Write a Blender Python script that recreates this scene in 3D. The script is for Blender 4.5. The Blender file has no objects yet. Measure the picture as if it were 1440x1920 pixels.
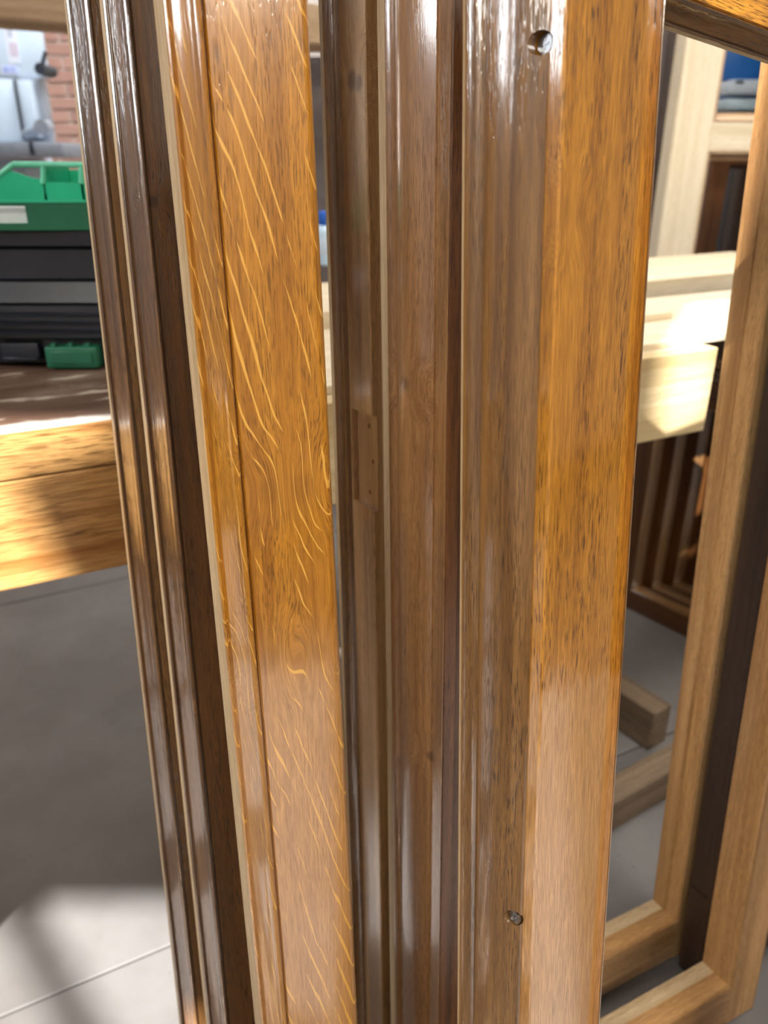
import bpy, bmesh, math, random
from mathutils import Vector, Matrix
random.seed(7)
D2R = math.pi/180
C = bpy.context.scene.collection
SC = bpy.context.scene
# ------------------------------------------------------------------ camera
F, TH, H = 1450.0, 24.5*D2R, 1.18
CAM = Vector((0, 0, H))
RT = Vector((1, 0, 0)); FW = Vector((0, math.cos(TH), -math.sin(TH))); UP = Vector((0, math.sin(TH), math.cos(TH)))
cd = bpy.data.cameras.new('camera'); co = bpy.data.objects.new('camera', cd); C.objects.link(co)
co.location = CAM; co.rotation_euler = (math.pi/2-TH, 0, 0)
cd.sensor_fit = 'HORIZONTAL'; cd.sensor_width = 36; cd.lens = 36*F/1440
cd.clip_start = .02
cd.dof.use_dof = True; cd.dof.focus_distance = .56; cd.dof.aperture_fstop = 8.5
SC.camera = co
# ------------------------------------------------------------------ world, sun, lights, exposure
SC.view_settings.view_transform = 'Standard'; SC.view_settings.look = 'None'
SC.view_settings.gamma = 1; SC.view_settings.use_curve_mapping = False
SC.view_settings.exposure = 0.22
w = bpy.data.worlds.new('world'); SC.world = w; w.use_nodes = True
bg = w.node_tree.nodes['Background']; bg.inputs[0].default_value = (.86, .93, 1, 1); bg.inputs[1].default_value = .12
SUN_AZ, SUN_EL = 205*D2R, 35*D2R
TOSUN = Vector((math.sin(SUN_AZ)*math.cos(SUN_EL), math.cos(SUN_AZ)*math.cos(SUN_EL), math.sin(SUN_EL)))
sl = bpy.data.lights.new('sun', 'SUN'); sl.energy = 20.0; sl.angle = .6*D2R; sl.color = (1, .98, .96)
so = bpy.data.objects.new('sun', sl); C.objects.link(so); so.rotation_euler = (-TOSUN).to_track_quat('-Z', 'Y').to_euler()
def area(name, loc, tgt, sx, sy, power, col, spread=180):
    l = bpy.data.lights.new(name, 'AREA'); l.shape = 'RECTANGLE'; l.size = sx; l.size_y = sy; l.energy = power; l.color = col; l.spread = spread*D2R
    o = bpy.data.objects.new(name, l); C.objects.link(o); o.location = loc
    o.rotation_euler = (Vector(tgt)-Vector(loc)).to_track_quat('-Z', 'Y').to_euler(); return o
area('workshop_lamp', (2.0, -1.5, 2.9), (.1, .6, .9), 1.6, .5, 66, (1, .93, .82))
area('fill_light_left', (-2.7, .3, 2.3), (0, .6, .85), 1.1, .9, 9, (.95, .97, 1), 75)  # added fill for the left-facing sides, no fixture of the room
area('fill_light_front', (-.7, -1.5, 2.6), (.35, .8, .7), .9, .5, 8, (1, .94, .85), 80)  # unseen fill added to lift the show faces from the left
area('fill_light_wall', (-.6, 3.5, 4.3), (-1.6, 5.2, 1.6), 3.0, .4, 75, (.90, .95, 1), 90)  # added fill brightening the far wall and the machines
area('fill_light_far', (-1.6, 2.4, 3.2), (-.5, 1.2, .9), 1.4, .35, 6, (.92, .95, 1))  # added fill for the toolbox and its tray
area('fill_light_back', (.5, 1.3, 3.6), (1.15, 2.2, 1.1), 1.2, .5, 30, (1, .97, .93), 90)  # added fill that whitens the table top and pale frame
# ------------------------------------------------------------------ helpers
def ray(px, py): return RT*((px-720)/F) - UP*((py-960)/F) + FW
def at(px, py, d): return CAM + ray(px, py)*d
def onz(px, py, z):
    r = ray(px, py); return CAM + r*((z-H)/r.z)
def axes(vx, vy, az):                      # leaning axis of a post from where its edges converge, and the sash's width axis
    z = -ray(vx, vy); z.normalize()
    if z.z < 0: z = -z
    u = Vector((math.sin(az*D2R), math.cos(az*D2R), 0)); x = u - z*u.dot(z); x.normalize()
    return x, z.cross(x), z
def hit(px, py, P, ax, y=None, x=None):    # where a sight line meets a plane of the local frame
    n, c = (ax[1], y) if y is not None else (ax[0], x)
    r = ray(px, py); t = ((P-CAM).dot(n)+c)/r.dot(n); q = CAM+r*t-P
    return q.dot(ax[0]), q.dot(ax[1]), q.dot(ax[2])
def mat_axes(ax, o):
    m = Matrix.Identity(4)
    for i in range(3):
        for j in range(3): m[j][i] = ax[i][j]
        m[i][3] = o[i]
    return m
def empty(name, label, cat, matrix, group=None):
    o = bpy.data.objects.new(name, None); C.objects.link(o); o.empty_display_size = .05
    o.matrix_world = matrix if isinstance(matrix, Matrix) else Matrix.Translation(matrix)
    if label: o['label'] = label; o['category'] = cat
    if group: o['group'] = group
    return o
def tag(o, label, cat, group=None):
    o['label'] = label; o['category'] = cat
    if group: o['group'] = group
    return o
def grain(me, along='z', off=(0, 0, 0)):   # wood coordinates: two across the grain, the last along it
    a = me.attributes.get('grain') or me.attributes.new('grain', 'FLOAT_VECTOR', 'POINT')
    idx = {'z': (0, 1, 2), 'x': (2, 1, 0), 'y': (0, 2, 1)}[along]
    for i, v in enumerate(me.vertices):
        c = v.co; a.data[i].vector = (c[idx[0]]+off[0], c[idx[1]]+off[1], c[idx[2]]+off[2])
def link(name, bm, mat, parent=None, along='z', off=(0, 0, 0), loc=None, kind=None, smooth=False):
    bmesh.ops.recalc_face_normals(bm, faces=bm.faces)
    me = bpy.data.meshes.new(name); bm.to_mesh(me); bm.free()
    for m in (mat if isinstance(mat, (list, tuple)) else [mat]): me.materials.append(m)
    grain(me, along, off)
    if smooth:
        for p in me.polygons: p.use_smooth = True
        me.set_sharp_from_angle(angle=38*D2R)
    o = bpy.data.objects.new(name, me); C.objects.link(o)
    if parent: o.parent = parent
    if loc is not None:
        if isinstance(loc, Matrix): o.matrix_local = loc
        else: o.location = loc
    if kind: o['kind'] = kind
    return o
def prism(poly, ends, axis='z', bm=None, seg=None):
    """poly: (p, q) outline; ends(p, q) -> (low, high) along the axis. axis z: (p,q)=(x,y); axis x: (p,q)=(z,y)"""
    bm = bm or bmesh.new(); n = len(poly); A = []; B = []
    for p, q in poly:
        lo, hi = ends(p, q)
        f = (lambda s: (p, q, s)) if axis == 'z' else (lambda s: (s, q, p))
        A.append(bm.verts.new(f(lo))); B.append(bm.verts.new(f(hi)))
    for i in range(n):
        j = (i+1) % n; bm.faces.new((A[i], A[j], B[j], B[i]))
    bmesh.ops.triangulate(bm, faces=[bm.faces.new(A[::-1]), bm.faces.new(B)])
    return bm
def box(bm, x0, x1, y0, y1, z0, z1, bev=0, seg=2, M=None):
    b2 = bmesh.new(); r = bmesh.ops.create_cube(b2, size=1)
    for v in b2.verts: v.co = Vector((x0+(v.co.x+.5)*(x1-x0), y0+(v.co.y+.5)*(y1-y0), z0+(v.co.z+.5)*(z1-z0)))
    if bev: bmesh.ops.bevel(b2, geom=b2.edges[:], offset=bev, segments=seg, affect='EDGES', profile=.5)
    if M is not None: b2.transform(M)
    me = bpy.data.meshes.new('t'); b2.to_mesh(me); b2.free(); bm.from_mesh(me); bpy.data.meshes.remove(me)
    return bm
def cyl(bm, p, q, r, seg=20, r2=None):
    p = Vector(p); q = Vector(q); d = q-p
    M = Matrix.Translation((p+q)/2) @ d.to_track_quat('Z', 'Y').to_matrix().to_4x4()
    bmesh.ops.create_cone(bm, cap_ends=True, segments=seg, radius1=r, radius2=r if r2 is None else r2, depth=d.length, matrix=M)
    return bm
def rrect(w, h, r, n=5, cx=0, cy=0):
    pts = []
    for sx, sy, a0 in ((1, 1, 0), (-1, 1, 90), (-1, -1, 180), (1, -1, 270)):
        for k in range(n+1):
            a = (a0+90*k/n)*D2R; pts.append((cx+sx*(w/2-r)+r*math.cos(a), cy+sy*(h/2-r)+r*math.sin(a)))
    return pts
def loft(bm, rings, cap=True):
    vs = [[bm.verts.new(p) for p in r] for r in rings]
    for a, b in zip(vs, vs[1:]):
        for i in range(len(a)):
            j = (i+1) % len(a); bm.faces.new((a[i], a[j], b[j], b[i]))
    if cap: bm.faces.new(vs[0][::-1]); bm.faces.new(vs[-1])
    return bm
def carve(o, cutters, along):
    """cut real recesses; cutters are meshes in the local frame of o"""
    for bm in cutters:
        bmesh.ops.recalc_face_normals(bm, faces=bm.faces)
        cm = bpy.data.meshes.new('cut'); bm.to_mesh(cm); bm.free()
        c = bpy.data.objects.new('cut', cm); C.objects.link(c); tmp = bpy.data.objects.new('tmp', o.data); C.objects.link(tmp)
        md = tmp.modifiers.new('b', 'BOOLEAN'); md.object = c; md.operation = 'DIFFERENCE'; md.solver = 'EXACT'
        bpy.context.view_layer.update()
        nm = bpy.data.meshes.new_from_object(tmp.evaluated_get(bpy.context.evaluated_depsgraph_get()))
        bpy.data.objects.remove(tmp); bpy.data.objects.remove(c)
        old = o.data; nm.name = old.name+'_cut'; o.data = nm
    off = o.get('goff', (0, 0, 0)); grain(o.data, along, tuple(off))
# ------------------------------------------------------------------ materials
class NT:
    def __init__(s, name):
        s.m = bpy.data.materials.new(name); s.m.use_nodes = True; s.t = s.m.node_tree; s.b = s.t.nodes['Principled BSDF']
    def n(s, t, **k):
        o = s.t.nodes.new(t)
        for a, v in k.items():
            if a.startswith('i_'):
                key = a[2:]; key = int(key) if key.isdigit() else key
                s.inp(o, key, v)
            else: setattr(o, a, v)
        return o
    def inp(s, o, key, v):
        if isinstance(v, bpy.types.NodeSocket): s.t.links.new(v, o.inputs[key])
        else: o.inputs[key].default_value = v
    def math(s, op, a, b=None, c=None, clamp=False):
        o = s.n('ShaderNodeMath', operation=op, use_clamp=clamp); s.inp(o, 0, a)
        if b is not None: s.inp(o, 1, b)
        if c is not None: s.inp(o, 2, c)
        return o.outputs[0]
    def vmul(s, v, xyz): o = s.n('ShaderNodeVectorMath', operation='MULTIPLY'); s.inp(o, 0, v); o.inputs[1].default_value = xyz; return o.outputs[0]
    def vadd(s, v, u): o = s.n('ShaderNodeVectorMath', operation='ADD'); s.inp(o, 0, v); s.inp(o, 1, u); return o.outputs[0]
    def noise(s, v, scale=1, detail=2, rough=.5, dist=0):
        o = s.n('ShaderNodeTexNoise'); s.inp(o, 'Vector', v); o.inputs['Scale'].default_value = scale; o.inputs['Detail'].default_value = detail
        o.inputs['Roughness'].default_value = rough; o.inputs['Distortion'].default_value = dist; return o.outputs[0]
    def ramp(s, f, a, b, va=0., vb=1.):
        o = s.n('ShaderNodeMapRange', interpolation_type='SMOOTHSTEP'); s.inp(o, 0, f)
        for k, v in enumerate((a, b, va, vb)): o.inputs[k+1].default_value = v
        return o.outputs[0]
    def mix(s, f, a, b, blend='MIX'):
        o = s.n('ShaderNodeMix', data_type='RGBA', blend_type=blend); s.inp(o, 0, f)
        s.inp(o, 6, a if isinstance(a, bpy.types.NodeSocket) else (*a, 1)); s.inp(o, 7, b if isinstance(b, bpy.types.NodeSocket) else (*b, 1)); return o.outputs[2]
def wood(name, light, dark, pore=.6, fleck=0., fleckcol=None, rough=.35, coat=.6, coat_r=.12, knots=(), bump=.25, fib=1., patch=None, scale=1., porecol=None, kcore=.75):
    N = NT(name); b = N.b
    at_ = N.n('ShaderNodeAttribute', attribute_name='grain').outputs['Vector']
    rnd = N.n('ShaderNodeObjectInfo').outputs['Random']
    cmb = N.n('ShaderNodeCombineXYZ'); 
    N.inp(cmb, 0, N.math('MULTIPLY', rnd, 3.1)); N.inp(cmb, 1, N.math('MULTIPLY', rnd, 1.7)); N.inp(cmb, 2, N.math('MULTIPLY', rnd, 7.3))
    p = N.vadd(at_, cmb.outputs[0])
    if scale != 1: p = N.vmul(p, (scale, scale, scale))
    kmask = None
    if knots:
        for (a, bb, z, r) in knots:
            d = N.n('ShaderNodeVectorMath', operation='SUBTRACT'); N.inp(d, 0, at_); d.inputs[1].default_value = (a, bb, z)
            dl = N.n('ShaderNodeVectorMath', operation='LENGTH'); N.inp(dl, 0, N.vmul(d.outputs[0], (1, .5, .62)))
            swirl = N.ramp(dl.outputs['Value'], r*.2, r*4.2, 1, 0)
            core = N.ramp(dl.outputs['Value'], r*.45, r*1.05, 1, 0)
            kk = N.vmul(d.outputs[0], (1, 1, -.55))
            sc_ = N.n('ShaderNodeVectorMath', operation='SCALE'); N.inp(sc_, 0, kk); N.inp(sc_, 3, swirl)
            p = N.vadd(p, sc_.outputs[0])
            kmask = core if kmask is None else N.math('MAXIMUM', kmask, core)
    warp = N.noise(N.vmul(p, (9, 9, 2.2)), 1, 2)
    wv = N.n('ShaderNodeCombineXYZ'); N.inp(wv, 0, N.math('MULTIPLY', warp, .02)); N.inp(wv, 1, N.math('MULTIPLY', warp, .012))
    p2 = N.vadd(p, wv.outputs[0])
    tone = N.noise(N.vmul(p2, (55, 55, 1.6)), 1, 3, .55)
    band = N.noise(N.vmul(p2, (210, 210, 4)), 1, 2, .5)
    fibr = N.noise(N.vmul(p2, (1500, 1500, 42)), 1, 2, .6)
    por = N.noise(N.vmul(p2, (1300, 1300, 72)), 1, 1.5, .55)
    pdens = N.noise(N.vmul(p2, (70, 70, 5)), 1, 1)
    pm = N.math('MULTIPLY', N.ramp(por, .53, .63), N.ramp(pdens, .36, .60, .25, 1))
    f = N.math('ADD', N.math('MULTIPLY', tone, .75), N.math('MULTIPLY', band, .45*fib))
    col = N.mix(N.ramp(f, .36, .80), dark, light)
    if patch:                         # stain bands and painted floor reflections along the length: (colour, z_from, z_to, strength)
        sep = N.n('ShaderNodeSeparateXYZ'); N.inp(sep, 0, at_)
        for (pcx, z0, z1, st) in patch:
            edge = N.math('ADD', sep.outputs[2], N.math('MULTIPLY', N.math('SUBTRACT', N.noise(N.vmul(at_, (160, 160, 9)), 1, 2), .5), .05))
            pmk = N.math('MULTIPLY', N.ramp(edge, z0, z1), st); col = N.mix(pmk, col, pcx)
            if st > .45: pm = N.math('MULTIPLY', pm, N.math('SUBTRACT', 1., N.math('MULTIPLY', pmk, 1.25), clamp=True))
    fm = N.ramp(fibr, .3, .72)
    col = N.mix(N.math('MULTIPLY', N.math('SUBTRACT', 1., fm), .50*fib), col, tuple(c*.55 for c in dark))
    pc = porecol or tuple(c*.28 for c in dark)
    if fleck:
        sp = N.n('ShaderNodeSeparateXYZ'); N.inp(sp, 0, p); X0 = N.n('ShaderNodeSeparateXYZ'); N.inp(X0, 0, at_)
        xx = N.math('SUBTRACT', sp.outputs[0], N.math('MULTIPLY', sp.outputs[1], .9))
        xf = N.math('FRACT', N.math('ADD', N.math('MULTIPLY', xx, 4.), .5))
        wob = N.noise(N.vmul(p, (9, 9, 3.2)), 1, 1); wob2 = N.noise(N.vmul(p, (90, 90, 14)), 1, 1)
        ph = N.math('ADD', N.math('MULTIPLY', xx, 96.), N.math('MULTIPLY', sp.outputs[2], 28.))
        ph = N.math('ADD', ph, N.math('ADD', N.math('MULTIPLY', wob, 4.2), N.math('MULTIPLY', wob2, .55)))
        dist_ = N.math('ABSOLUTE', N.math('SUBTRACT', N.math('FRACT', ph), .5))
        thick = N.ramp(N.noise(N.vmul(p, (70, 70, 10)), 1, 2), .40, .72, .0, .11)
        lines = N.math('SUBTRACT', 1., N.math('SMOOTHSTEP' if False else 'DIVIDE', dist_, N.math('ADD', thick, .004)), clamp=True)
        lines = N.ramp(lines, .0, .35)
        brk = N.ramp(thick, .012, .035)
        lm = N.math('MULTIPLY', N.math('MULTIPLY', lines, brk), fleck)
        pm = N.math('MULTIPLY', pm, N.math('SUBTRACT', 1., N.math('MULTIPLY', lm, .9)))
        col = N.mix(lm, col, fleckcol)
    col = N.mix(N.math('MULTIPLY', pm, pore), col, pc)
    if kmask is not None: col = N.mix(N.math('MULTIPLY', kmask, kcore), col, tuple(c*.25 for c in dark))
    N.inp(b, 'Base Color', col)
    N.inp(b, 'Roughness', N.math('ADD', rough, N.math('MULTIPLY', fm, -.08)))
    b.inputs['Coat Weight'].default_value = coat; b.inputs['Coat Roughness'].default_value = coat_r; b.inputs['Coat IOR'].default_value = 2.1 if coat > .75 else 1.5
    b.inputs['Specular IOR Level'].default_value = .4
    h = N.math('SUBTRACT', N.math('MULTIPLY', fibr, .35), N.math('MULTIPLY', pm, 1.0))
    h = N.math('ADD', h, N.math('MULTIPLY', N.noise(N.vmul(p2, (60, 60, 14)), 1, 2), 1.3))
    bp = N.n('ShaderNodeBump', i_Strength=bump, i_Distance=.0006, i_Height=h); N.inp(b, 'Normal', bp.outputs[0])
    bp2 = N.n('ShaderNodeBump', i_Strength=bump*.45, i_Distance=.0006, i_Height=h); N.inp(b, 'Coat Normal', bp2.outputs[0])
    return N.m
def plain(name, col, rough=.5, metal=0, coat=0, var=.12, nscale=14, bump=0, spec=.5):
    N = NT(name); tc = N.n('ShaderNodeTexCoord').outputs['Object']
    f = N.noise(tc, nscale, 4, .6)
    N.inp(N.b, 'Base Color', N.mix(N.ramp(f, .3, .7), tuple(c*(1-var) for c in col), tuple(min(1, c*(1+var)) for c in col)))
    N.b.inputs['Roughness'].default_value = rough; N.b.inputs['Metallic'].default_value = metal; N.b.inputs['Coat Weight'].default_value = coat
    N.b.inputs['Specular IOR Level'].default_value = spec
    if bump: N.inp(N.b, 'Normal', N.n('ShaderNodeBump', i_Strength=bump, i_Distance=.001, i_Height=N.noise(tc, nscale*6, 3)).outputs[0])
    return N.m
def lin(r, g, b):
    f = lambda v: (v/255/12.92 if v <= 10 else ((v/255+.055)/1.055)**2.4); return (f(r), f(g), f(b))
AMB_L, AMB_D = lin(210, 144, 44), lin(156, 96, 20)
BRN_L, BRN_D = lin(156, 114, 66), lin(100, 66, 32)
RAW_L, RAW_D = lin(214, 190, 152), lin(178, 148, 106)
PALE_L, PALE_D = lin(236, 224, 200), lin(214, 196, 164)
M_raw = wood('raw_oak_edge', RAW_L, RAW_D, pore=.35, rough=.6, coat=0, bump=.2)
M_pale = wood('unfinished_pine', PALE_L, PALE_D, pore=.12, rough=.6, coat=0, bump=.12, fib=.7, scale=.6)
M_amb = wood('amber_oak', AMB_L, AMB_D, pore=.75, rough=.38, coat=.55, coat_r=.14)
M_brn = wood('brown_stained_oak', BRN_L, BRN_D, pore=.75, rough=.36, coat=1., coat_r=.1, bump=.4)
M_brn2 = wood('dark_brown_oak', lin(134, 94, 52), lin(82, 52, 25), pore=.75, rough=.36, coat=1., coat_r=.1, bump=.4)
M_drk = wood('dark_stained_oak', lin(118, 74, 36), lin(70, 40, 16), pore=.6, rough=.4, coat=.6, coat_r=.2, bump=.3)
M_hon = wood('honey_stained_oak', lin(206, 160, 104), lin(160, 114, 66), pore=.45, rough=.42, coat=.5, coat_r=.2)
# ------------------------------------------------------------------ the setting
AZ = 63.0
U = Vector((math.sin(AZ*D2R), math.cos(AZ*D2R), 0)); Nn = Vector((U.y, -U.x, 0))
def floor_mat():
    N = NT('speckled_floor_tile'); tc = N.n('ShaderNodeNewGeometry').outputs['Position']
    big = N.noise(tc, 3, 4, .6); fine = N.noise(tc, 60, 3, .6)
    spots = N.ramp(N.noise(N.vadd(tc, (3, 1, 0)), 75, 1.5), .70, .76); patch_ = N.ramp(N.noise(tc, 5, 1), .48, .62)
    col = N.mix(N.ramp(big, .3, .7), lin(100, 96, 93), lin(120, 117, 115))
    col = N.mix(N.math('MULTIPLY', N.ramp(fine, .45, .75), .35), col, lin(112, 108, 104))
    col = N.mix(N.math('MULTIPLY', N.math('MULTIPLY', spots, patch_), .75), col, lin(92, 84, 70))
    N.inp(N.b, 'Base Color', col); N.b.inputs['Roughness'].default_value = .42; N.b.inputs['Specular IOR Level'].default_value = .4
    return N.m
M_floor = floor_mat(); M_joint = plain('floor_joint', lin(70, 66, 62), .8)
bm = bmesh.new(); box(bm, -6, 6, -4, 8, -.08, -.004); fl = link('floor', bm, M_joint, kind='structure')
ja, jb = onz(40, 1890, 0), onz(300, 1780, 0)
jd = (jb-ja).normalized(); jn = Vector((-jd.y, jd.x, 0)); TS = 1.3
bm = bmesh.new(); box(bm, .0022, TS-.0022, .0022, TS-.0022, -.05, 0, .0015, 1)
tile0 = link('tile', bm, M_floor, fl); tm = tile0.data
Mt = Matrix.Identity(4)
for i, v in enumerate((jd, jn, Vector((0, 0, 1)))):
    for j in range(3): Mt[j][i] = v[j]
org = ja - jd*.62
first = True
for i in range(-6, 9):
    for j in range(-6, 9):
        p = org+jd*(TS*i)+jn*(TS*j); c_ = p+jd*TS/2+jn*TS/2
        if not (-4.2 < c_.x < 4.2 and -1.9 < c_.y < 6.0): continue
        o = tile0 if first else tile0.copy()
        if not first: C.objects.link(o)
        first = False; o.matrix_local = Matrix.Translation(p) @ Mt
# far brick wall
WY = 5.6
def brick_mat():
    N = NT('red_brick'); tc = N.n('ShaderNodeTexCoord').outputs['Object']; rnd = N.n('ShaderNodeObjectInfo').outputs['Random']
    col = N.mix(rnd, lin(140, 92, 76), lin(166, 122, 104)); col = N.mix(N.math('MULTIPLY', N.noise(tc, 30, 4), .5), col, lin(186, 158, 146))
    N.inp(N.b, 'Base Color', col); N.b.inputs['Roughness'].default_value = .85; return N.m
M_brick = brick_mat(); M_mortar = plain('mortar', lin(190, 176, 164), .9, bump=.3)
bm = bmesh.new(); box(bm, -5, 5, WY, WY+.3, 0, 4.6); wb = link('wall_back', bm, M_mortar, kind='structure')
bm = bmesh.new(); box(bm, 0, .222, -.012, .05, 0, .063, .004, 1); br0 = link('brick', bm, M_brick, wb); first = True
for (xa, xb, za, zb) in ((-2.95, -1.95, .95, 2.75), (1.85, 2.6, 1.3, 2.6)):
    for r in range(int((zb-za)/.075)):
        x = xa + (.116 if r % 2 else 0)
        while x < xb:
            o = br0 if first else br0.copy()
            if not first: C.objects.link(o)
            first = False; o.location = (x, WY+random.uniform(-.002, .003), za+r*.075); x += .234
# unseen rear wall, openings shaped to throw the sun patches (behind the photographer)
RY = -2.6
wins = [(-4.30, -1.66, 2.22, 2.84), (-2.42, -1.99, 3.33, 3.72), (-1.41, -1.24, 3.70, 4.50), (-1.0, .70, .8, 2.40), (-3.22, -2.96, 3.36, 3.50)]
M_plaster = plain('white_plaster', lin(214, 208, 198), .9)
xs = sorted({-6, 6, *[a for q in wins for a in q[:2]]}); zs = sorted({0, 5.4, *[a for q in wins for a in q[2:]]})
bm = bmesh.new()
for a, b_ in zip(xs, xs[1:]):
    for c, d in zip(zs, zs[1:]):
        if any(q[0]-1e-6 <= a and b_ <= q[1]+1e-6 and q[2]-1e-6 <= c and d <= q[3]+1e-6 for q in wins): continue
        box(bm, a, b_, RY-.12, RY, c, d)
wfr = link('unseen_wall_front', bm, M_plaster, kind='structure')
for pl in ([(-2.34, 2.76), (-2.275, 2.755), (-1.66, 2.405), (-1.715, 2.405)], [(-2.80, 2.90), (-2.80, 2.735), (-2.33, 2.75), (-2.20, 2.845), (-2.20, 2.90)],
           [(-1.97, 3.28), (-2.052, 3.31), (-2.093, 3.535), (-1.97, 3.632)]):
    bm = bmesh.new(); A = [bm.verts.new((x, RY-.035, z)) for x, z in pl]; B = [bm.verts.new((x, RY-.015, z)) for x, z in pl]
    bm.faces.new(A); bm.faces.new(B[::-1])
    for i in range(len(pl)): k = (i+1) % len(pl); bm.faces.new((A[i], B[i], B[k], A[k]))
    link('board', bm, M_plaster, wfr)  # added sun blockers that shape the floor and bench patches, not real boards
bm = bmesh.new(); box(bm, -6, 6, RY-.12, 2.4, 5.4, 5.5); link('added_blocker_slab', bm, M_plaster, kind='structure')  # unseen slab added to keep the sun off the far wall
M_wf = plain('unseen_window_metal', lin(120, 122, 124), .5, .3)
for k, (a, b_, c, d) in enumerate(wins):
    bm = bmesh.new()
    for q in ((a, a+.03, c, d), (b_-.03, b_, c, d), (a, b_, c, c+.03), (a, b_, d-.03, d)): box(bm, q[0], q[1], RY-.09, RY-.04, q[2], q[3])
    link('window_%d' % (k+1), bm, M_wf, kind='structure')
# ------------------------------------------------------------------ sashes
# inner moulding, as (e into the opening, y depth from the show face), metres
BEAD = [(0, .0036), (.0009, .0036), (.0013, .0006), (.0022, .0000), (.0034, .0012), (.0042, .0034), (.0044, .0056), (.0050, .0068), (.0056, .0085), (.0066, .0118), (.0082, .0158), (.0098, .0186), (.0102, .0208), (.0112, .0204), (.0116, .0196), (.0126, .0208), (.0128, .0222), (0, .0222)]
def REB(T): return [(0, .0222), (.0122, .0222), (.0126, .0228), (.0126, T-.001), (.0116, T), (0, T)]
def stile_poly(w, T, r=.006, side=1, outer_chamfer=.002):
    """core, inner edge at p=0, outer edge at p=side*w"""
    pts = [(0, .0012), (.0006*side, 0)]
    n = 6
    for k in range(n+1):
        a = math.pi/2*k/n; pts.append((side*(w-r+r*math.sin(a)), r-r*math.cos(a)))
    pts += [(side*w, T-.002), (side*(w-.002), T), (0, T)]
    return pts
def sash(name, label, cat, P, ax, x0, x1, height, w=.067, T=.040, rb=.07, rt=.07, mats=None, mid=(), group=None, base_z=0., sc=1.0, extra=None, right=True, left=True, outer=None, kn=None, left_shade_mat=None):
    """x0, x1: inner edges of left and right stile in local x; P lies on the show face (y=0)"""
    zoff = (base_z-P.z)/ax[2].z
    low = min((ax[0].z*x+ax[1].z*y) for x in (x0-w, x1+w) for y in (0, T))
    org = P + ax[2]*(zoff-low/ax[2].z+.0005)
    if callable(mats): mats = mats(org)
    if callable(mid): mid = mid(org)
    m_st, m_bd, m_rb = mats[:3]; m_rs = mats[-1]
    root = empty(name, label, cat, mat_axes(ax, org), group)
    off = (random.uniform(-1, 1), random.uniform(-1, 1), random.uniform(-4, 4))
    if kn: off = (0, 0, 0)
    sd = 0 if kn else 1
    if callable(height): height = height(org)
    zb, zt = rb, height-rt
    bead = [(e*sc, y*sc) for e, y in BEAD]; reb = [(e*sc, y*sc) for e, y in REB(T/sc)]
    parts = {}
    for side, xi, on in ((1, x1, right), (-1, x0, left)):
        if not on: continue
        core = [(xi+p, q) for p, q in stile_poly(w, T, .006*sc, side)]
        if outer and side == -1:
            T2 = outer['pts'][-1][1]
            core = [(xi, .0012), (xi-.0006, 0)]+[(p+x0-w, q) for p, q in outer.get('face', [(.0012, 0)])]+[(x0-w, .0012), (x0-w, T2), (xi, T2)]
        st = link('stile', prism(core, lambda p, q: (0, height)), left_shade_mat if left_shade_mat and side == -1 else m_st, root, 'z', (off[0]+sd*side, off[1], off[2]), smooth=True)
        st['goff'] = (off[0]+sd*side, off[1], off[2])
        mk = lambda pts: prism([(xi-side*e, y) for e, y in pts], lambda p, q: (zb+abs(p-xi), zt-abs(p-xi)))
        a = link('moulding', mk(bead), m_bd, st, 'z', off if kn else (off[0]+sd*side, off[1]+.3, off[2]), smooth=True)
        b_ = link('rebate_strip', mk(reb), m_rs, st, 'z', (off[0]+sd*side, off[1]+.6, off[2]))
        parts[side] = (st, a, b_)
        if outer and side == -1:
            pts = outer['pts']; ys = [q for p, q in pts]
            pl = [(x0-w, ys[0])]+[(x0-w+p, q) for p, q in pts]+[(x0-w, ys[-1])]
            om = link('outer_moulding', prism(pl, lambda p, q: (0, height)), outer['mat'](org) if callable(outer['mat']) else outer['mat'], st, 'z', off if kn else (off[0], off[1]+.9, off[2]), smooth=True)
            y1, e1 = outer['edge']
            link('raw_edge', prism([(x0-w, ys[-1]), (x0-w+pts[-1][0], ys[-1]), (x0-w+pts[-1][0]+.0004, y1), (x0-w, y1)], lambda p, q: (0, height)), outer['emat'], st, 'z', (off[0], off[1]+1.2, off[2]))
            parts['outer'] = om
    for nm, sgn, zi, wd in (('bottom_rail', 1, zb, rb), ('top_rail', -1, zt, rt)):
        core = [(zi-sgn*abs(p), q) for p, q in stile_poly(wd, T, .004*sc, 1)]
        rl = link(nm, prism(core, lambda p, q: (x0, x1), 'x'), m_st, root, 'x', (off[0]+5*sgn, off[1], off[2]+3), smooth=True)
        mk = lambda pts: prism([(zi+sgn*e, y) for e, y in pts], lambda p, q: (x0+abs(p-zi), x1-abs(p-zi)), 'x')
        link('moulding', mk(bead), m_bd, rl, 'x', (off[0]+5*sgn, off[1]+.3, off[2]), smooth=True)
        link('rebate_strip', mk(reb), m_rb, rl, 'x', (off[0]+5*sgn, off[1]+.6, off[2]))
        parts[nm] = rl
    for zm, wd in mid:
        core = [(zm-wd/2, 0), (zm+wd/2, 0), (zm+wd/2, T), (zm-wd/2, T)]
        rl = link('mid_rail', prism(core, lambda p, q: (x0, x1), 'x'), m_st, root, 'x', off)
        for sgn in (1, -1):
            zi = zm+sgn*wd/2
            mk = lambda pts: prism([(zi+sgn*e, y) for e, y in pts], lambda p, q: (x0+abs(p-zi), x1-abs(p-zi)), 'x')
            link('moulding', mk(bead), m_bd, rl, 'x', off, smooth=True); link('rebate_strip', mk(reb), m_rb, rl, 'x', off)
    parts['root'] = root; parts['org'] = org
    return parts
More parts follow.
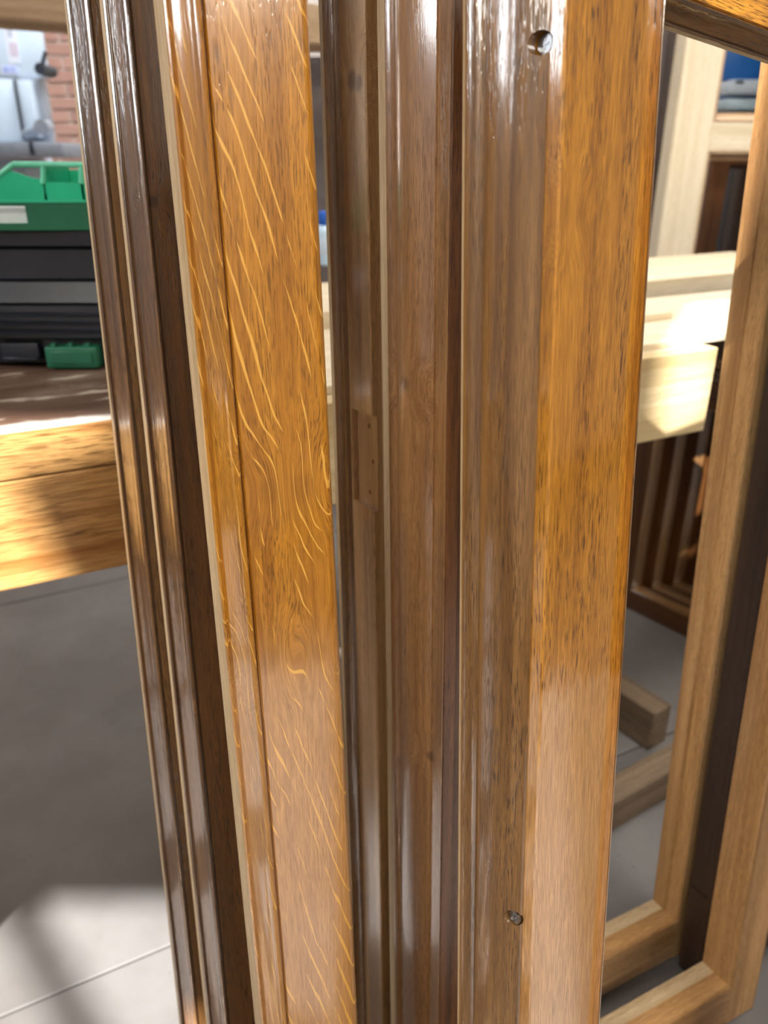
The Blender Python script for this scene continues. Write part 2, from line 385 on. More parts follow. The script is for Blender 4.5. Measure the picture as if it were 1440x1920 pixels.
def loc(px, py, P, ax, org, **k):         # where a mark seen in the photo sits on the timber, in the sash's own coordinates
    a, b, z = hit(px, py, P, ax, **k); return (a, b, z-(org-P).dot(ax[2]))
# amber sash, nearest on the left
ax = axes(855, 5700, AZ); P = at(630, 960, .56)
wf = .0662
def amb_mats(org, P=P, ax=ax):
    L_ = lambda x, y: loc(x, y, P, ax, org, y=0)
    kn = [(*L_(505, 922), .008), (*L_(565, 915), .009), (*L_(505, 1240), .009), (*L_(600, 1222), .007)]
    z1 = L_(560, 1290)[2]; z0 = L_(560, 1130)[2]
    m = wood('amber_quartersawn_oak', AMB_L, AMB_D, pore=.62, fleck=.9, fleckcol=lin(234, 176, 78), rough=.36, coat=1., coat_r=.1, knots=kn, kcore=.18, patch=[(lin(206, 160, 112), z0, z1, .5)])  # paler lower length paints the sunlit floor's reflection into the colour
    return (m, m, M_raw)
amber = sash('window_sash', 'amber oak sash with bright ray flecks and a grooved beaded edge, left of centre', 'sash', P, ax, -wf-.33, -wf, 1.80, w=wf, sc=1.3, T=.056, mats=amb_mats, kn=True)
# two dark sashes behind it
ax = axes(1000, 7800, AZ); P = at(338, 960, .68)
def a2_mats(org, P=P, ax=ax):
    kn = [(*loc(263, 375, P, ax, org, x=-.009), .004), (*loc(287, 378, P, ax, org, y=0), .004), (*loc(335, 1320, P, ax, org, x=-.015), .005)]
    m = wood('brown_knotty_oak', lin(134, 94, 52), lin(82, 52, 25), pore=.75, rough=.4, coat=1., coat_r=.1, bump=.35, knots=kn)
    f = wood('shaded_brown_oak', lin(112, 76, 40), lin(66, 42, 20), pore=.75, rough=.5, coat=.15, coat_r=.3, bump=.35, knots=kn)  # darker copy of the brown oak, shade of the covered face painted in
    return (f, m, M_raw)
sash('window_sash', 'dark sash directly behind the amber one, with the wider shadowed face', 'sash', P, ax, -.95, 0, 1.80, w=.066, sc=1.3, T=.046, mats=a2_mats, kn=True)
P = at(272, 960, .76)
sash('window_sash', 'outermost dark sash at the far left, beside the green and black toolbox', 'sash', P, ax, -.95, 0, 1.80, w=.066, sc=1.3, T=.046, mats=(M_brn2, M_brn2, M_raw))
# two honey frames behind: left stiles in the middle of the picture, right stiles at the far right
M_mid = lambda org: wood('mid_brown_oak', lin(168, 122, 76), lin(120, 80, 42), pore=.6, rough=.42, coat=1., coat_r=.12, knots=[(*loc(765, 718, P2, ax, org, x=-.006), .006), (*loc(808, 1415, P2, ax, org, x=0), .005)])
def b1_mats(org):
    m = wood('honey_knotty_oak', lin(216, 174, 120), lin(172, 130, 84), pore=.55, rough=.42, coat=.8, coat_r=.15, knots=[(*loc(660, 150, P, ax, org, x=0), .006), (*loc(672, 156, P, ax, org, x=0), .005)])
    return (m, M_hon, M_raw, M_hon)
ax = axes(777, 5150, AZ); P = at(700, 960, .75)
xr = hit(1383, 960, P, ax, y=0)[0]
f1 = sash('window_sash', 'honey brown sash with an empty hinge mortise in its edge, rear of the middle pair', 'sash', P, ax, .066, xr, 1.72, w=.066, T=.044, rb=.075, mats=b1_mats, kn=True,
    outer=dict(pts=[(0, .049), (-.004, .0495), (-.0045, .0515), (-.006, .054), (-.009, .0565), (-.0115, .058)], mat=M_brn, edge=(.066, 0), emat=M_raw))
# hinge mortise cut into the left stile's outer edge, with three nail holes
zb_ = (0-P.z)/ax[2].z; om = hit(683, 775, P, ax, x=0)[2]-(f1['org']-P).dot(ax[2]); zt_m = om; zb_m = om-.094
c1 = box(bmesh.new(), -.02, .0055, -.01, .045, zb_m, zt_m)
st1 = f1[-1][0]
hs = [cyl(bmesh.new(), (-.01, y, z), (.018, y, z), .0027, 12) for y, z in ((.017, zt_m-.013), (.010, zt_m-.047), (.018, zt_m-.080))]
carve(st1, [c1]+hs, 'z')
P2 = at(836, 960, .65)
xr2 = hit(1532, 960, P2, ax, y=0)[0]
f2 = sash('window_sash', 'honey brown sash with a broad moulded outer edge, front of the middle pair', 'sash', P2, ax, .066, xr2, 1.72, w=.066, T=.044, rb=.075, mats=(M_hon, M_hon, M_raw, M_hon), kn=True, left_shade_mat=M_drk,  # left stile darkened: shade of the near right frame put into its colour
    outer=dict(face=[(.013, .006), (.0125, 0), (.0012, 0)], pts=[(-.0006, .0008), (-.0006, .0180), (-.0002, .0185), (-.0018, .019), (-.0040, .0255), (-.0070, .036), (-.0092, .047), (-.0100, .058), (-.0094, .066), (-.0082, .069), (-.0078, .071), (-.0098, .073), (-.0115, .0765), (-.0120, .080)], mat=M_mid, edge=(.093, 0), emat=M_raw))
# the near right frame
axc = axes(832, 6450, 52); P = at(1027, 960, .46)
wc = hit(1183, 960, P, axc, y=0)[0]
def c_mats(org):
    L_ = lambda x, y: loc(x, y, P, axc, org, y=0)
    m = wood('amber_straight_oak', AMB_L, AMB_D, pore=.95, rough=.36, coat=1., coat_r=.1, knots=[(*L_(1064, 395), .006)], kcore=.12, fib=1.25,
        patch=[(lin(206, 140, 52), L_(1090, 1130)[2], L_(1090, 1240)[2], .35), (lin(216, 168, 110), L_(1090, 1268)[2], L_(1090, 1292)[2], .5)])  # first entry a stain band, second the floor reflection painted pale
    return (m, M_brn, M_raw)
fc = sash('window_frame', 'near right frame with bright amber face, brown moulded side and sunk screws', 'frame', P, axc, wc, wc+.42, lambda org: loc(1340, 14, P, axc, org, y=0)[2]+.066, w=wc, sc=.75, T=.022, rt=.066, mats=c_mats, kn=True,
    outer=dict(face=[(wc-.0006, .0046), (.62*wc, .0004), (.0012, 0)], pts=[(0, .0100), (-.0016, .0105), (-.0034, .0140), (-.0064, .0195), (-.0086, .0250), (-.0096, .030), (-.0098, .0365), (-.0099, .0430), (-.0090, .048), (-.0080, .0495), (-.0094, .0505), (-.0114, .0525), (-.0124, .0555), (-.0125, .0590), (-.0120, .0610)], mat=M_brn, edge=(.0635, 0), emat=M_raw))
M_steel = plain('screw_steel', lin(150, 152, 156), .3, 1.0, var=.2)
zo = (fc['org']-P).dot(axc[2])
for (qx, qy) in ((1013, 80), (964, 1720)):
    _, y_, z_ = hit(qx, qy, P, axc, x=-.003); z_ -= zo
    xs_ = -.0009*max(0, (y_-.010)*1000)*.4
    r = .0060
    for prt in (fc['outer'], fc[-1][0]): carve(prt, [cyl(bmesh.new(), (-.02, y_, z_), (.007, y_, z_), r, 24)], 'z')
    bm = bmesh.new(); x0_ = .0022 if qy < 900 else -.0012
    cyl(bm, (x0_-.0016, y_, z_), (x0_+.001, y_, z_), .0049, 24)
    box(bm, x0_-.0022, x0_-.0014, y_-.0026, y_+.0026, z_-.0005, z_+.0005); box(bm, x0_-.0022, x0_-.0014, y_-.0005, y_+.0005, z_-.0026, z_+.0026)
    link('screw', bm, M_steel, fc[-1][0], smooth=True)
# dark sash between the two right stiles
P = U*.785 + Nn*(-.4705)
M_wal = wood('walnut_stained_oak', lin(66, 46, 33), lin(42, 28, 19), pore=.5, rough=.5, coat=.12, coat_r=.25)
sf = sash('window_sash', 'dark walnut sash with hinge mortise, standing between the two right stiles', 'sash', P, ax, .062, .55, 1.5, w=.062, T=.045, mats=(M_wal, M_wal, M_wal))
mz = hit(1325, 1630, P, ax, x=0)[2]
carve(sf[-1][0], [box(bmesh.new(), -.02, .003, .012, .06, mz-.075, mz)], 'z')
# ------------------------------------------------------------------ benches
def wp(u, n, z): return U*u+Nn*n+Vector((0, 0, z))
BM = Matrix.Identity(4)
for j in range(3): BM[j][0] = U[j]; BM[j][1] = -Nn[j]
def bench_m(u, n, z=0): m = BM.copy(); m.translation = wp(u, n, z); return m      # local x along U, y away, z up
def worn_top():
    m = wood('worn_brown_bench_top', lin(120, 92, 74), lin(88, 62, 48), pore=.4, rough=.45, coat=.15, bump=.2)
    N = NT.__new__(NT); N.m = m; N.t = m.node_tree; N.b = N.t.nodes['Principled BSDF']
    tc = N.n('ShaderNodeTexCoord').outputs['Object']; src = N.b.inputs['Base Color'].links[0].from_socket
    sc_ = N.ramp(N.noise(N.vmul(tc, (9, 26, 1)), 1, 3, .6), .60, .67); sm = N.ramp(N.noise(N.vmul(tc, (4, 7, 1)), 1, 4, .65), .5, .75)
    col = N.mix(N.math('MULTIPLY', sm, .5), src, lin(150, 130, 116)); col = N.mix(N.math('MULTIPLY', sc_, .65), col, lin(198, 184, 164))
    y = N.n('ShaderNodeSeparateXYZ', i_0=tc).outputs[1]         # sun glare painted in along the front edge, with some pale dust
    ed = N.ramp(N.math('ADD', y, N.math('MULTIPLY', N.math('SUBTRACT', N.noise(N.vmul(tc, (7, 14, 1)), 1, 4, .65), .5), .07)), .035, .012)
    col = N.mix(N.math('MULTIPLY', ed, .8), col, lin(214, 208, 198))
    N.inp(N.b, 'Base Color', col); return m
M_btop = worn_top()
M_apr = wood('amber_bench_apron', lin(216, 168, 104), lin(160, 104, 48), pore=.7, rough=.45, coat=.2, fib=1.2, scale=.4, bump=.3)
wbch = empty('workbench', 'heavy workbench with amber stained front under the toolbox', 'workbench', bench_m(-1.5, -1.004))
L = 1.70
bm = bmesh.new(); box(bm, 0, L, 0, .80, .815, .88, .003, 2); link('bench_top', bm, [M_btop], wbch, 'x')
bm = bmesh.new(); box(bm, 0, L, -.014, -.0004, .822, .8785, .003, 2); link('front_lipping', bm, M_apr, wbch, 'x', (0, 0, .4))
bm = bmesh.new(); box(bm, 0, L, -.012, .03, .674, .8205, .0025, 2); link('apron', bm, M_apr, wbch, 'x', (.3, .2, 0))
bm = bmesh.new(); box(bm, .25, 1.16, .002, .035, .655, .6735, .002, 1); link('cleat', bm, M_raw, wbch, 'x')
for (x, y) in ((.06, .05), (L-.055, .04), (.06, .66)):
    bm = bmesh.new(); box(bm, x, x+.05, y, y+.08, 0, .815, .004, 1); link('leg', bm, M_hon, wbch)
M_cream = wood('cream_timber', lin(226, 208, 170), lin(190, 164, 116), pore=.18, rough=.5, coat=.1, fib=.8, scale=.35, bump=.1)
tb = empty('timber_table', 'pale timber table with a deep bare wood front edge, right of centre', 'table', bench_m(.22, -.94))
TL = 1.138-.22
bm = bmesh.new(); box(bm, 0, TL, .03, .76, .845, .88, .002, 1); link('table_top', bm, M_pale, tb, 'x')
bm = bmesh.new(); box(bm, 0, TL, 0, .0295, .727, .88, .002, 1); link('apron', bm, M_cream, tb, 'x')
bm = bmesh.new(); box(bm, TL-.03, TL, .03, .74, .727, .845, .002, 1); link('end_rail', bm, M_drk, tb, 'y')
for (x, y) in ((.06, .04), (.40, .04), (.06, .66), (.40, .40)):
    bm = bmesh.new(); box(bm, x, x+.07, y, y+.07, 0, .845, .004, 1); link('leg', bm, M_pale, tb)
def plank(label, u0, u1, n0, n1, z0, z1, mat, yaw=0):
    o = empty('plank', label, 'plank', bench_m((u0+u1)/2, n0, z0) @ Matrix.Rotation(yaw, 4, 'Z'), 'planks on the pale table')
    bpy.data.objects.remove(o); bm = bmesh.new(); box(bm, -(u1-u0)/2, (u1-u0)/2, 0, n0-n1, 0, z1-z0, .0015, 1)
    o = link('plank', bm, mat, None, 'x', (random.random(), 0, random.random())); o.matrix_world = bench_m((u0+u1)/2, n0, z0) @ Matrix.Rotation(yaw, 4, 'Z')
    return tag(o, label, 'plank', 'planks on the pale table')
plank('thin wide pale board lying flat on the timber table', .30, 1.92, -.975, -1.335, .8802, .893, M_pale)
plank('thick pale plank with grey sawn edge at the back of the timber table', .55, 2.1, -1.385, -1.72, .8802, .922, M_pale, .03)
plank('short pale offcut resting on the wide thin board', 1.02, 1.215, -1.12, -1.17, .8932, .907, M_pale, .05)
# floor frame of the table
bq = wood('grey_brown_beam', lin(136, 116, 94), lin(100, 82, 64), pore=.3, rough=.6, coat=0)
p0, p1 = onz(1147, 1559, 0), onz(1239, 1504, 0); d = (p1-p0).normalized(); q = Vector((-d.y, d.x, 0))
tf = empty('floor_trestle', 'low grey brown timber trestle on the floor under the table', 'trestle', p1)
def beam(nm, a, b_, wd, hg, m, par):
    dd = (b_-a); ln = dd.length; dd.normalize(); m4 = Matrix.Identity(4); qq = Vector((-dd.y, dd.x, 0))
    for j in range(3): m4[j][0] = dd[j]; m4[j][1] = qq[j]
    m4.translation = a-par.matrix_world.translation
    bm = bmesh.new(); box(bm, 0, ln, 0, wd, 0, hg, .003, 1); o = link(nm, bm, m, par, 'x'); o.matrix_local = m4; return o
beam('front_beam', p0-d*.35, p1+d*.10, .055, .075, bq, tf)
e0, e1 = onz(1160, 1330, 0), onz(1262, 1398, 0); dd = (e0-e1).normalized()
beam('side_beam', e1+dd*.02, e1+dd*.75, .06, .10, bq, tf)
# nest of dark sashes under and behind the table
axn = (Vector((math.sin(150*D2R), math.cos(150*D2R), 0)), None, Vector((0, 0, 1)))
for k in range(4):
    b0 = onz(1150+k*38, 1128-k*4, 0); z3 = Vector((0, 0, 1)); x3 = Vector((math.sin(142*D2R), math.cos(142*D2R), 0)); a3 = (x3, z3.cross(x3), z3)
    sash('window_sash', ['dark sash standing under the table, nearest the amber frame', 'second dark sash under the table from the amber frame', 'third dark sash under the table from the amber frame', 'dark sash standing under the table, nearest the right stiles'][k], 'sash', Vector((b0.x, b0.y, .3)), a3, .05, .50, .70, w=.052, T=.035, rb=.06, mats=(M_drk, M_brn, M_drk), group='dark sashes under the table')
# ------------------------------------------------------------------ background frames behind the table
M_tan = wood('shaded_tan_timber', lin(222, 192, 158), lin(196, 162, 128), pore=.2, rough=.6, coat=0, scale=.5)
axp = axes(720, 4142, 86); zv = Vector((0, 0, 1)); xp = Vector((math.sin(86*D2R), math.cos(86*D2R), 0)); axp = (xp, zv.cross(xp), zv)
P = at(1332, 260, 2.55)
zr = (at(1380, 232, 2.6).z+at(1380, 283, 2.6).z)/2
sash('unfinished_frame', 'tall pale unfinished frame standing behind the table, right', 'frame', P, axp, 0, .62, 2.25, w=.125, T=.09, rb=.09, rt=.09, sc=2.3, mats=(M_pale, M_tan, M_cream), mid=((zr, .085),))  # tan moulding puts the shaded stripes beside the stile into the colour
xd = Vector((math.sin(80*D2R), math.cos(80*D2R), 0)); axd = (xd, zv.cross(xd), zv)
P = at(1352, 400, 2.95); hd1 = at(1380, 268, 2.95).z; hd2 = at(1380, 266, 3.25).z
sash('window_sash', 'dark grey brown sash behind the pale unfinished frame, right', 'sash', P, axd, 0, .5, hd1, w=.07, T=.06, sc=1.6, mats=(M_drk, M_drk, M_brn))
P = at(1405, 400, 3.25)
sash('window_sash', 'second dark sash behind the pale unfinished frame, farther back', 'sash', P, axd, 0, .5, hd2, w=.07, T=.06, sc=1.6, mats=(M_wal, M_wal, M_drk))
xo = Vector((math.sin(58*D2R), math.cos(58*D2R), 0)); axo = (xo, zv.cross(xo), zv)
P = at(560, 78, 2.65)
hz = P.z+.115
sash('unfinished_frame', 'large tan unfinished frame behind the bench, its top rail high at left', 'frame', P, axo, -1.9, .62, hz, w=.10, T=.08, rb=.09, rt=.115, sc=1.6, mats=(M_tan, M_tan, M_tan))
# ------------------------------------------------------------------ toolbox on the workbench
def zy(py, Y): r = ray(720, py); return H + r.z/r.y*Y
def xy(px, py, Y): r = ray(px, py); return r.x/r.y*Y
M_blk = plain('black_plastic', lin(25, 29, 38), .42, var=.25, nscale=9, bump=.15)
M_grn = plain('green_plastic', lin(34, 176, 132), .38, var=.08)
M_dgn = plain('shaded_green_plastic', lin(22, 96, 68), .4, var=.08)  # the tray's green with the shade of the toolbox front painted in
TY = 1.205; TX0, TX1 = -.93, -.405; TCX = (TX0+TX1)/2; TW = TX1-TX0; TD = .23; ZB = .88
tbx = empty('toolbox', 'black toolbox with a green organiser tray on top, on the workbench', 'toolbox', Vector((TCX, TY, ZB+.0006)))
Z = lambda py: zy(py, TY)-ZB-.0006
def shell(nm, z0, z1, w0, w1, y0, y1, mat, par=tbx, r=.02, dpt=TD, bow=.012, lip=0):
    """rounded rectangular shell, bowed front, from size w0 at z0 to w1 at z1; y0,y1 front offsets"""
    bm = bmesh.new(); rings = []
    for t in (0, .06, .94, 1):
        z = z0+(z1-z0)*t; wd = w0+(w1-w0)*t; yf = y0+(y1-y0)*t; k = -.003 if t in (0, 1) else 0
        pts = []
        for x, y in rrect(wd+2*k, dpt-yf+2*k, r, 5, 0, yf/2+dpt/2):
            f = 1-(x/(wd/2))**2
            pts.append((x, y-bow*f*(1 if y < dpt/2 else 0), z))
        rings.append(pts)
    loft(bm, rings); return link(nm, bm, mat, par, smooth=True)
zb0, zb1, zb2, zb3, zb4, zb5 = 0, Z(640), Z(570), Z(528), Z(466), Z(432)
shell('base', .004, zb1+.006, TW-.02, TW-.02, .014, .012, M_blk)
low_ = shell('lower_body', zb1+.002, zb2, TW, TW, .002, .0, M_blk)
for py in (590, 606, 621):
    bm = bmesh.new(); z = Z(py); rings = []
    for x in [TW*.46*(i/10-1) for i in range(0, 21)]:
        f = 1-(x/(TW/2))**2; y = .0005-.012*f
        rings.append([(x, y+a*.004, z+b_*.0022) for a, b_ in ((.6, -1), (-.5, -.7), (-.9, 0), (-.5, .7), (.6, 1))])
    loft(bm, rings); link('rib', bm, M_blk, low_, smooth=True)
shell('shoulder', zb2+.001, zb3, TW+.004, TW-.012, -.004, .010, plain('grey_black_plastic', lin(42, 46, 52), .36, var=.3, nscale=7))
shell('lid', zb3+.001, zb4, TW-.010, TW-.014, .008, .010, M_blk)
shell('lid_rim', zb4+.002, zb5, TW-.006, TW-.006, .005, .005, M_blk)
bm = bmesh.new(); xl0, xl1 = xy(92, 670, TY)-TCX, xy(189, 670, TY)-TCX
box(bm, xl0, xl1, -.014, .012, .002, Z(647), .004, 3); box(bm, xl0+.008, xl1-.008, -.016, -.013, .010, Z(655), .001, 1)
lt = link('latch', bm, M_dgn, tbx, smooth=True)
for fx in (.18, .5, .82):
    bm = bmesh.new(); x = xl0+(xl1-xl0)*fx; box(bm, x-.004, x+.004, -.012, -.004, Z(648), Z(641), .001, 1); link('hinge_lug', bm, M_dgn, lt)
bm = bmesh.new(); xa, xb = xy(8, 670, TY)-TCX, xy(78, 670, TY)-TCX; box(bm, xa, xb, -.006, .012, .012, Z(642), .003, 2); box(bm, xa+.002, xb-.002, -.010, .0, .014, .019, .001, 1); link('foot_panel', bm, M_blk, tbx, smooth=True)
# green organiser tray: bowed front wall with a handle slot, floor, compartments behind
zt0, zt1 = zb5+.0005, Z(379)
def bowed(nm, xs, zlo, zhi, y0, thick, mat, par, bow=.012):
    bm = bmesh.new(); rings = []
    for i, x in enumerate(xs):
        f = 1-(x/(TW/2))**2; y = y0-bow*f; a, b_ = (zlo(x), zhi(x)) if callable(zlo) else (zlo, zhi)
        rings.append([(x, y, a), (x, y, b_), (x, y+thick, b_), (x, y+thick, a)])
    loft(bm, rings); return link(nm, bm, mat, par)
tray = shell('tray', zt0, zt0+.006, TW-.004, TW-.004, .004, .004, M_grn)
sx0, sx1 = xy(-30, 402, TY)-TCX, xy(52, 402, TY)-TCX
N_ = lambda a, b_, n: [a+(b_-a)*i/n for i in range(n+1)]
hx = TW/2-.006
bowed('front_wall', N_(sx1, hx, 14), zt0, zt1, .003, .003, M_dgn, tray)
bowed('front_wall', N_(-hx, sx0, 8), zt0, zt1, .003, .003, M_dgn, tray)
bowed('front_wall', N_(sx0, sx1, 6), Z(386), zt1, .003, .003, M_dgn, tray)
bowed('front_wall', N_(sx0, sx1, 6), zt0, Z(418), .003, .003, M_dgn, tray)
bowed('front_lip', N_(-hx, hx, 20), zt1-.0005, zt1+.0025, .0015, .006, M_grn, tray)
for sx in (-1, 1):
    bm = bmesh.new(); box(bm, sx*hx-.0015, sx*hx+.0015, .004, TD-.006, zt0, zt1, 0); link('side_wall', bm, M_grn, tray)
M_pap = plain('white_paper', lin(236, 238, 240), .7, var=.03)
for k in range(3):
    bm = bmesh.new(); box(bm, sx0+.004+.002*k, sx1-.002-.003*k, .012+.01*k, .014+.01*k, zt0+.006, Z(390)+.002*k); o = link('paper_slip', bm, M_pap)
    o.location = tbx.location; tag(o, ['front white paper slip inside the green tray, seen through its slot', 'middle white paper slip inside the green tray', 'rear white paper slip inside the green tray'][k], 'paper', 'paper slips in the green tray')
YO = .075
def zo_(py): return zy(py, TY+YO)-ZB-.0006
X_ = lambda px, py: xy(px, py, TY+YO)-TCX
def panel(nm, pts, y, th, mat, par):
    bm = bmesh.new(); n = len(pts); A = [bm.verts.new((p[0], y, p[1])) for p in pts]; B = [bm.verts.new((p[0], y+th, p[1])) for p in pts]
    bm.faces.new(A); bm.faces.new(B[::-1])
    for i in range(n): j = (i+1) % n; bm.faces.new((A[i], B[i], B[j], A[j]))
    return link(nm, bm, mat, par)
org_ = panel('compartment_front', [(X_(82, 379), zt0+.005), (X_(160, 379), zt0+.005), (X_(160, 344), zo_(344)), (X_(82, 344), zo_(341))], YO, .003, M_grn, tray)
panel('compartment_front', [(X_(-40, 379), zt0+.005), (X_(81, 379), zt0+.005), (X_(81, 340), zo_(337)), (X_(60, 337), zo_(333)), (X_(20, 320), zo_(320)), (X_(0, 334), zo_(331)), (X_(-40, 350), zo_(350))], YO, .003, M_grn, tray)
bm = bmesh.new(); box(bm, X_(79, 340), X_(83, 340), YO, YO+.11, zt0+.005, zo_(312)); link('divider', bm, M_grn, tray)
bm = bmesh.new(); box(bm, X_(150, 340), X_(155, 340), YO, YO+.11, zt0+.005, zo_(320)); link('divider', bm, M_grn, tray)
zb_r = zy(314, TY+YO+.11)-ZB
bm = bmesh.new(); box(bm, X_(83, 340), X_(175, 340), YO+.105, YO+.108, zt0+.005, zb_r-.004); link('rear_wall', bm, M_grn, tray)
bm = bmesh.new(); cyl(bm, (X_(24, 308), YO+.002, zo_(308)), (X_(158, 308), YO+.002, zo_(309.5)), .0042, 10); cyl(bm, (X_(24, 308), YO+.002, zo_(308)), (X_(-30, 350), YO+.002, zo_(350)), .0042, 10)
cyl(bm, (X_(80, 308), YO+.002, zo_(309)), (X_(80, 344), YO+.002, zo_(344)), .0042, 10); cyl(bm, (X_(152, 308), YO+.002, zo_(309)), (X_(152, 344), YO+.002, zo_(344)), .0042, 10)
link('carry_handle', bm, plain('light_green_plastic', lin(110, 206, 172), .35), tray, smooth=True)
# ------------------------------------------------------------------ white machine by the brick wall
MY = 4.4
M_wht = plain('white_enamel', lin(204, 218, 232), .4, var=.03); M_gry = plain('grey_steel', lin(168, 176, 188), .35, .5, var=.1); M_dk = plain('dark_rubber', lin(46, 50, 60), .5)
def bx(nm, px0, px1, py0, py1, y0, y1, mat, par, bev=.006):
    xa, xb = xy(px0, (py0+py1)/2, y0), xy(px1, (py0+py1)/2, y0); za, zb = zy(py1, y0), zy(py0, y0)
    o_ = par.location; bm = bmesh.new(); box(bm, xa-o_.x, xb-o_.x, y0-o_.y, y1-o_.y, za-o_.z, zb-o_.z, bev, 2); return link(nm, bm, mat, par, smooth=True)
mc = empty('white_machine', 'white workshop machine with pinned notices in front of the brick wall', 'machine', Vector((-2.5, MY, 0)))
hd = bx('upper_door', -60, 79, 32, 146, MY, MY+.05, M_wht, mc)
bx('grey_housing', 36, 85, 147, 266, MY-.06, MY+.02, M_gry, mc); bx('lower_door', -60, 34, 147, 266, MY, MY+.35, M_wht, mc)
bx('guide_post', 40, 64, 150, 258, MY-.12, MY-.06, M_wht, mc); bx('dark_gap', 33, 38, 150, 262, MY-.02, MY+.02, M_dk, mc, .001)
bx('table', -60, 117, 267, 296, MY-.3, MY+.2, M_gry, mc); bx('table_bracket', 54, 59, 262, 290, MY-.33, MY-.3, M_dk, mc, .001)
bx('pedestal', -50, 60, 297, 520, MY-.1, MY+.3, M_wht, mc)
bm = bmesh.new(); kx, kz = xy(82, 131, MY-.05), zy(131, MY-.05); cyl(bm, (kx+2.5, -.10, kz), (kx+2.5, .06, kz), .026, 20); cyl(bm, (kx+2.5, -.08, kz), (kx+2.5+.035, -.08, kz+.075), .010, 10); link('dark_knob', bm, M_dk, mc, smooth=True)
bm = bmesh.new(); kx, kz = xy(70, 244, MY-.1), zy(244, MY-.1); cyl(bm, (kx+2.5-.05, -.14, kz-.02), (kx+2.5+.06, -.16, kz+.01), .02, 12); cyl(bm, (kx+2.5+.06, -.2, kz+.01), (kx+2.5+.06, -.12, kz+.01), .035, 14); link('clamp_lever', bm, M_gry, mc, smooth=True)
def notice(px0, px1, py0, py1, col, label, marks):
    y = MY-.004; xa, xb = xy(px0, py0, y), xy(px1, py0, y); za, zb = zy(py1, y), zy(py0, y)
    root = empty('notice', label, 'notice', Vector((xa, y, za)), 'notices on the white machine')
    bm = bmesh.new(); box(bm, 0, xb-xa, 0, .002, 0, zb-za); link('sheet', bm, plain('sheet_paper', col, .8, var=.02), root)
    for (u0, u1, v0, v1, c) in marks:
        bm = bmesh.new(); box(bm, u0*(xb-xa), u1*(xb-xa), -.0015, 0, v0*(zb-za), v1*(zb-za)); link('print_mark', bm, plain('print', c, .8, var=.05), root)
notice(4, 27, 44, 118, lin(226, 230, 240), 'tall white notice with pink and grey print on the machine', [(.3, .7, .66, .9, lin(190, 196, 210)), (.25, .95, .18, .52, lin(206, 192, 206))])
notice(2, 32, 121, 140, lin(206, 214, 240), 'low bluish notice strip on the machine, under the tall one', [(.1, .42, .25, .75, lin(150, 166, 222)), (.5, .9, .25, .75, lin(168, 180, 224))])
# ------------------------------------------------------------------ right background
BY = 3.9
M_blu = plain('blue_enamel', lin(24, 96, 168), .4, var=.05)
bl = empty('blue_machine', 'blue and white machine seen between the pale stiles, upper right', 'machine', Vector((2.05, BY, 0)))
bx('blue_body', 1352, 1440, 40, 152, BY, BY+.4, M_blu, bl, .012); bx('white_housing', 1366, 1450, 148, 178, BY-.12, BY+.4, M_wht, bl, .02); bx('control_slot', 1380, 1395, 151, 157, BY-.125, BY-.119, M_dk, bl, .001)
bx('white_base', 1360, 1452, 184, 206, BY-.10, BY+.4, plain('pale_blue_enamel', lin(186, 210, 222), .4), bl, .01); bx('blue_seam', 1362, 1450, 178, 185, BY-.05, BY+.4, M_blu, bl, .002)
bx('stand_leg', 1362, 1374, 206, 560, BY, BY+.06, M_dk, bl, .002); bx('stand_leg', 1430, 1444, 206, 560, BY, BY+.06, M_dk, bl, .002); bx('stand_panel', 1366, 1440, 207, 330, BY+.3, BY+.33, M_dk, bl, .002)
kp = at(1243, 300, 2.9); M_post = plain('grey_brown_steel', lin(92, 82, 78), .45, .4)
ps = empty('steel_post', 'dark grey steel post beside the near right frame, in front of brick', 'post', Vector((kp.x, kp.y, 0)))
bm = bmesh.new(); box(bm, -.045, .016, 0, .06, .012, 2.6, .004, 2); box(bm, -.038, -.03, -.012, 0, .02, 2.58, .001, 1); link('column', bm, M_post, ps)
bm = bmesh.new(); box(bm, -.09, .07, -.05, .11, 0, .012, .002, 1); link('base_plate', bm, M_post, ps)
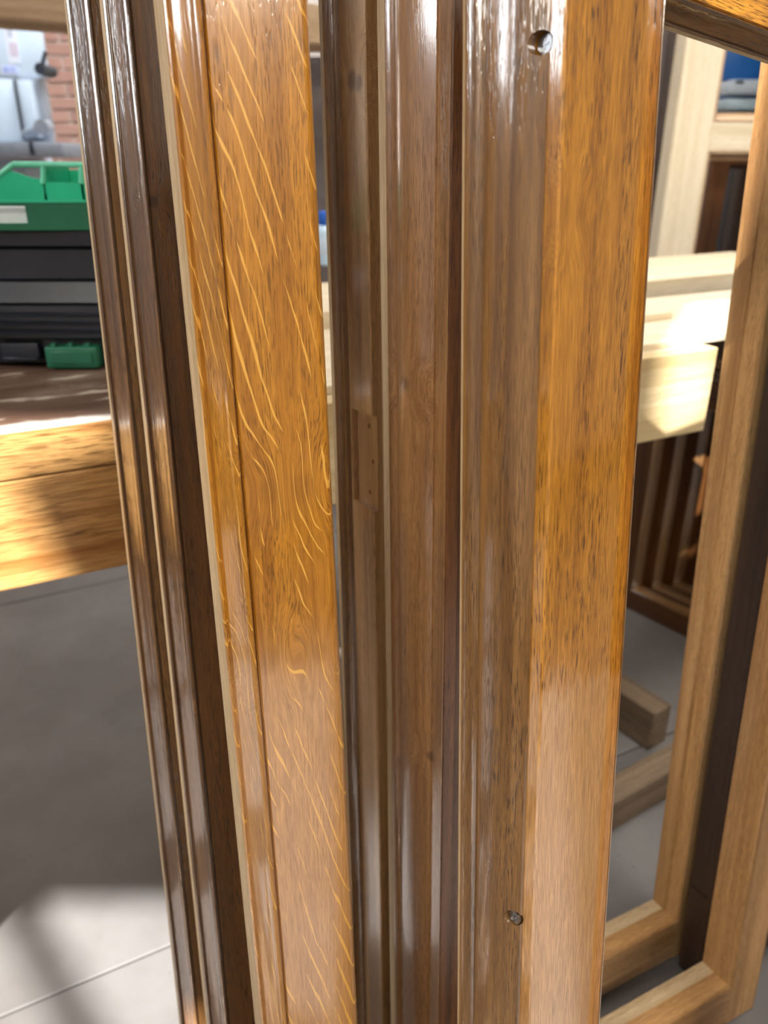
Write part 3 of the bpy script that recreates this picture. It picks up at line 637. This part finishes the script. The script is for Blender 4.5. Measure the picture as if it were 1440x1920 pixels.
bm = bmesh.new(); zz = at(1246, 190, 2.85).z; cyl(bm, (.012, -.03, zz), (.045, -.05, zz+.03), .012, 12); cyl(bm, (.0, 0, zz-.01), (.012, -.03, zz), .01, 12); link('chrome_catch', bm, plain('chrome', lin(200, 205, 210), .2, 1), ps, smooth=True)
# things behind the gap left of the middle stiles
bp_ = at(614, 495, 1.75); bz = .8935
bt = wp(bp_.dot(U), bp_.dot(Nn), bz)
bc = onz(612, 497, .8935); btl = empty('spray_bottle', 'small white bottle with a blue cap on the table, behind the amber sash', 'bottle', Vector((bc.x, bc.y, .8932+.0003)))
lathe = lambda prof, n=20: [[(r*math.cos(2*math.pi*i/n), r*math.sin(2*math.pi*i/n), z) for i in range(n)] for r, z in prof]
hb = .17
bm = bmesh.new(); loft(bm, lathe([(.02, 0), (.033, .003), (.035, .01), (.035, .09), (.03, .105), (.016, .115)])); link('body', bm, plain('pale_blue_plastic', lin(196, 220, 238), .35), btl, smooth=True)
bm = bmesh.new(); loft(bm, lathe([(.020, .112), (.021, .114), (.021, .145), (.019, .150), (.008, .152)])); link('cap', bm, plain('blue_plastic', lin(40, 96, 190), .4), btl, smooth=True)
bm = bmesh.new(); loft(bm, lathe([(.0355, .03), (.0358, .031), (.0358, .075), (.0355, .076)])); link('label_band', bm, M_wht, btl, smooth=True)
cp = at(604, 300, 3.2)
cb = empty('tool_cabinet', 'dark grey tool cabinet in the narrow gap beside the amber sash', 'cabinet', Vector((cp.x, cp.y, 0)))
M_cab = plain('grey_brown_paint', lin(104, 94, 92), .6)
bm = bmesh.new(); box(bm, -.22, .35, 0, .35, .04, 1.55, .006, 2); link('body', bm, M_cab, cb); bm = bmesh.new(); box(bm, -.2, .33, .02, .33, 0, .04); link('plinth', bm, M_dk, cb)
bm = bmesh.new(); box(bm, -.215, .06, -.015, -.001, .06, 1.53, .003, 1); dr = link('door', bm, M_cab, cb); bm = bmesh.new(); box(bm, .03, .04, -.03, -.015, .9, 1.05, .002, 1); link('handle', bm, M_gry, dr)
bm = bmesh.new(); box(bm, .07, .345, -.015, -.001, .06, 1.53, .003, 1); link('door', bm, M_cab, cb)
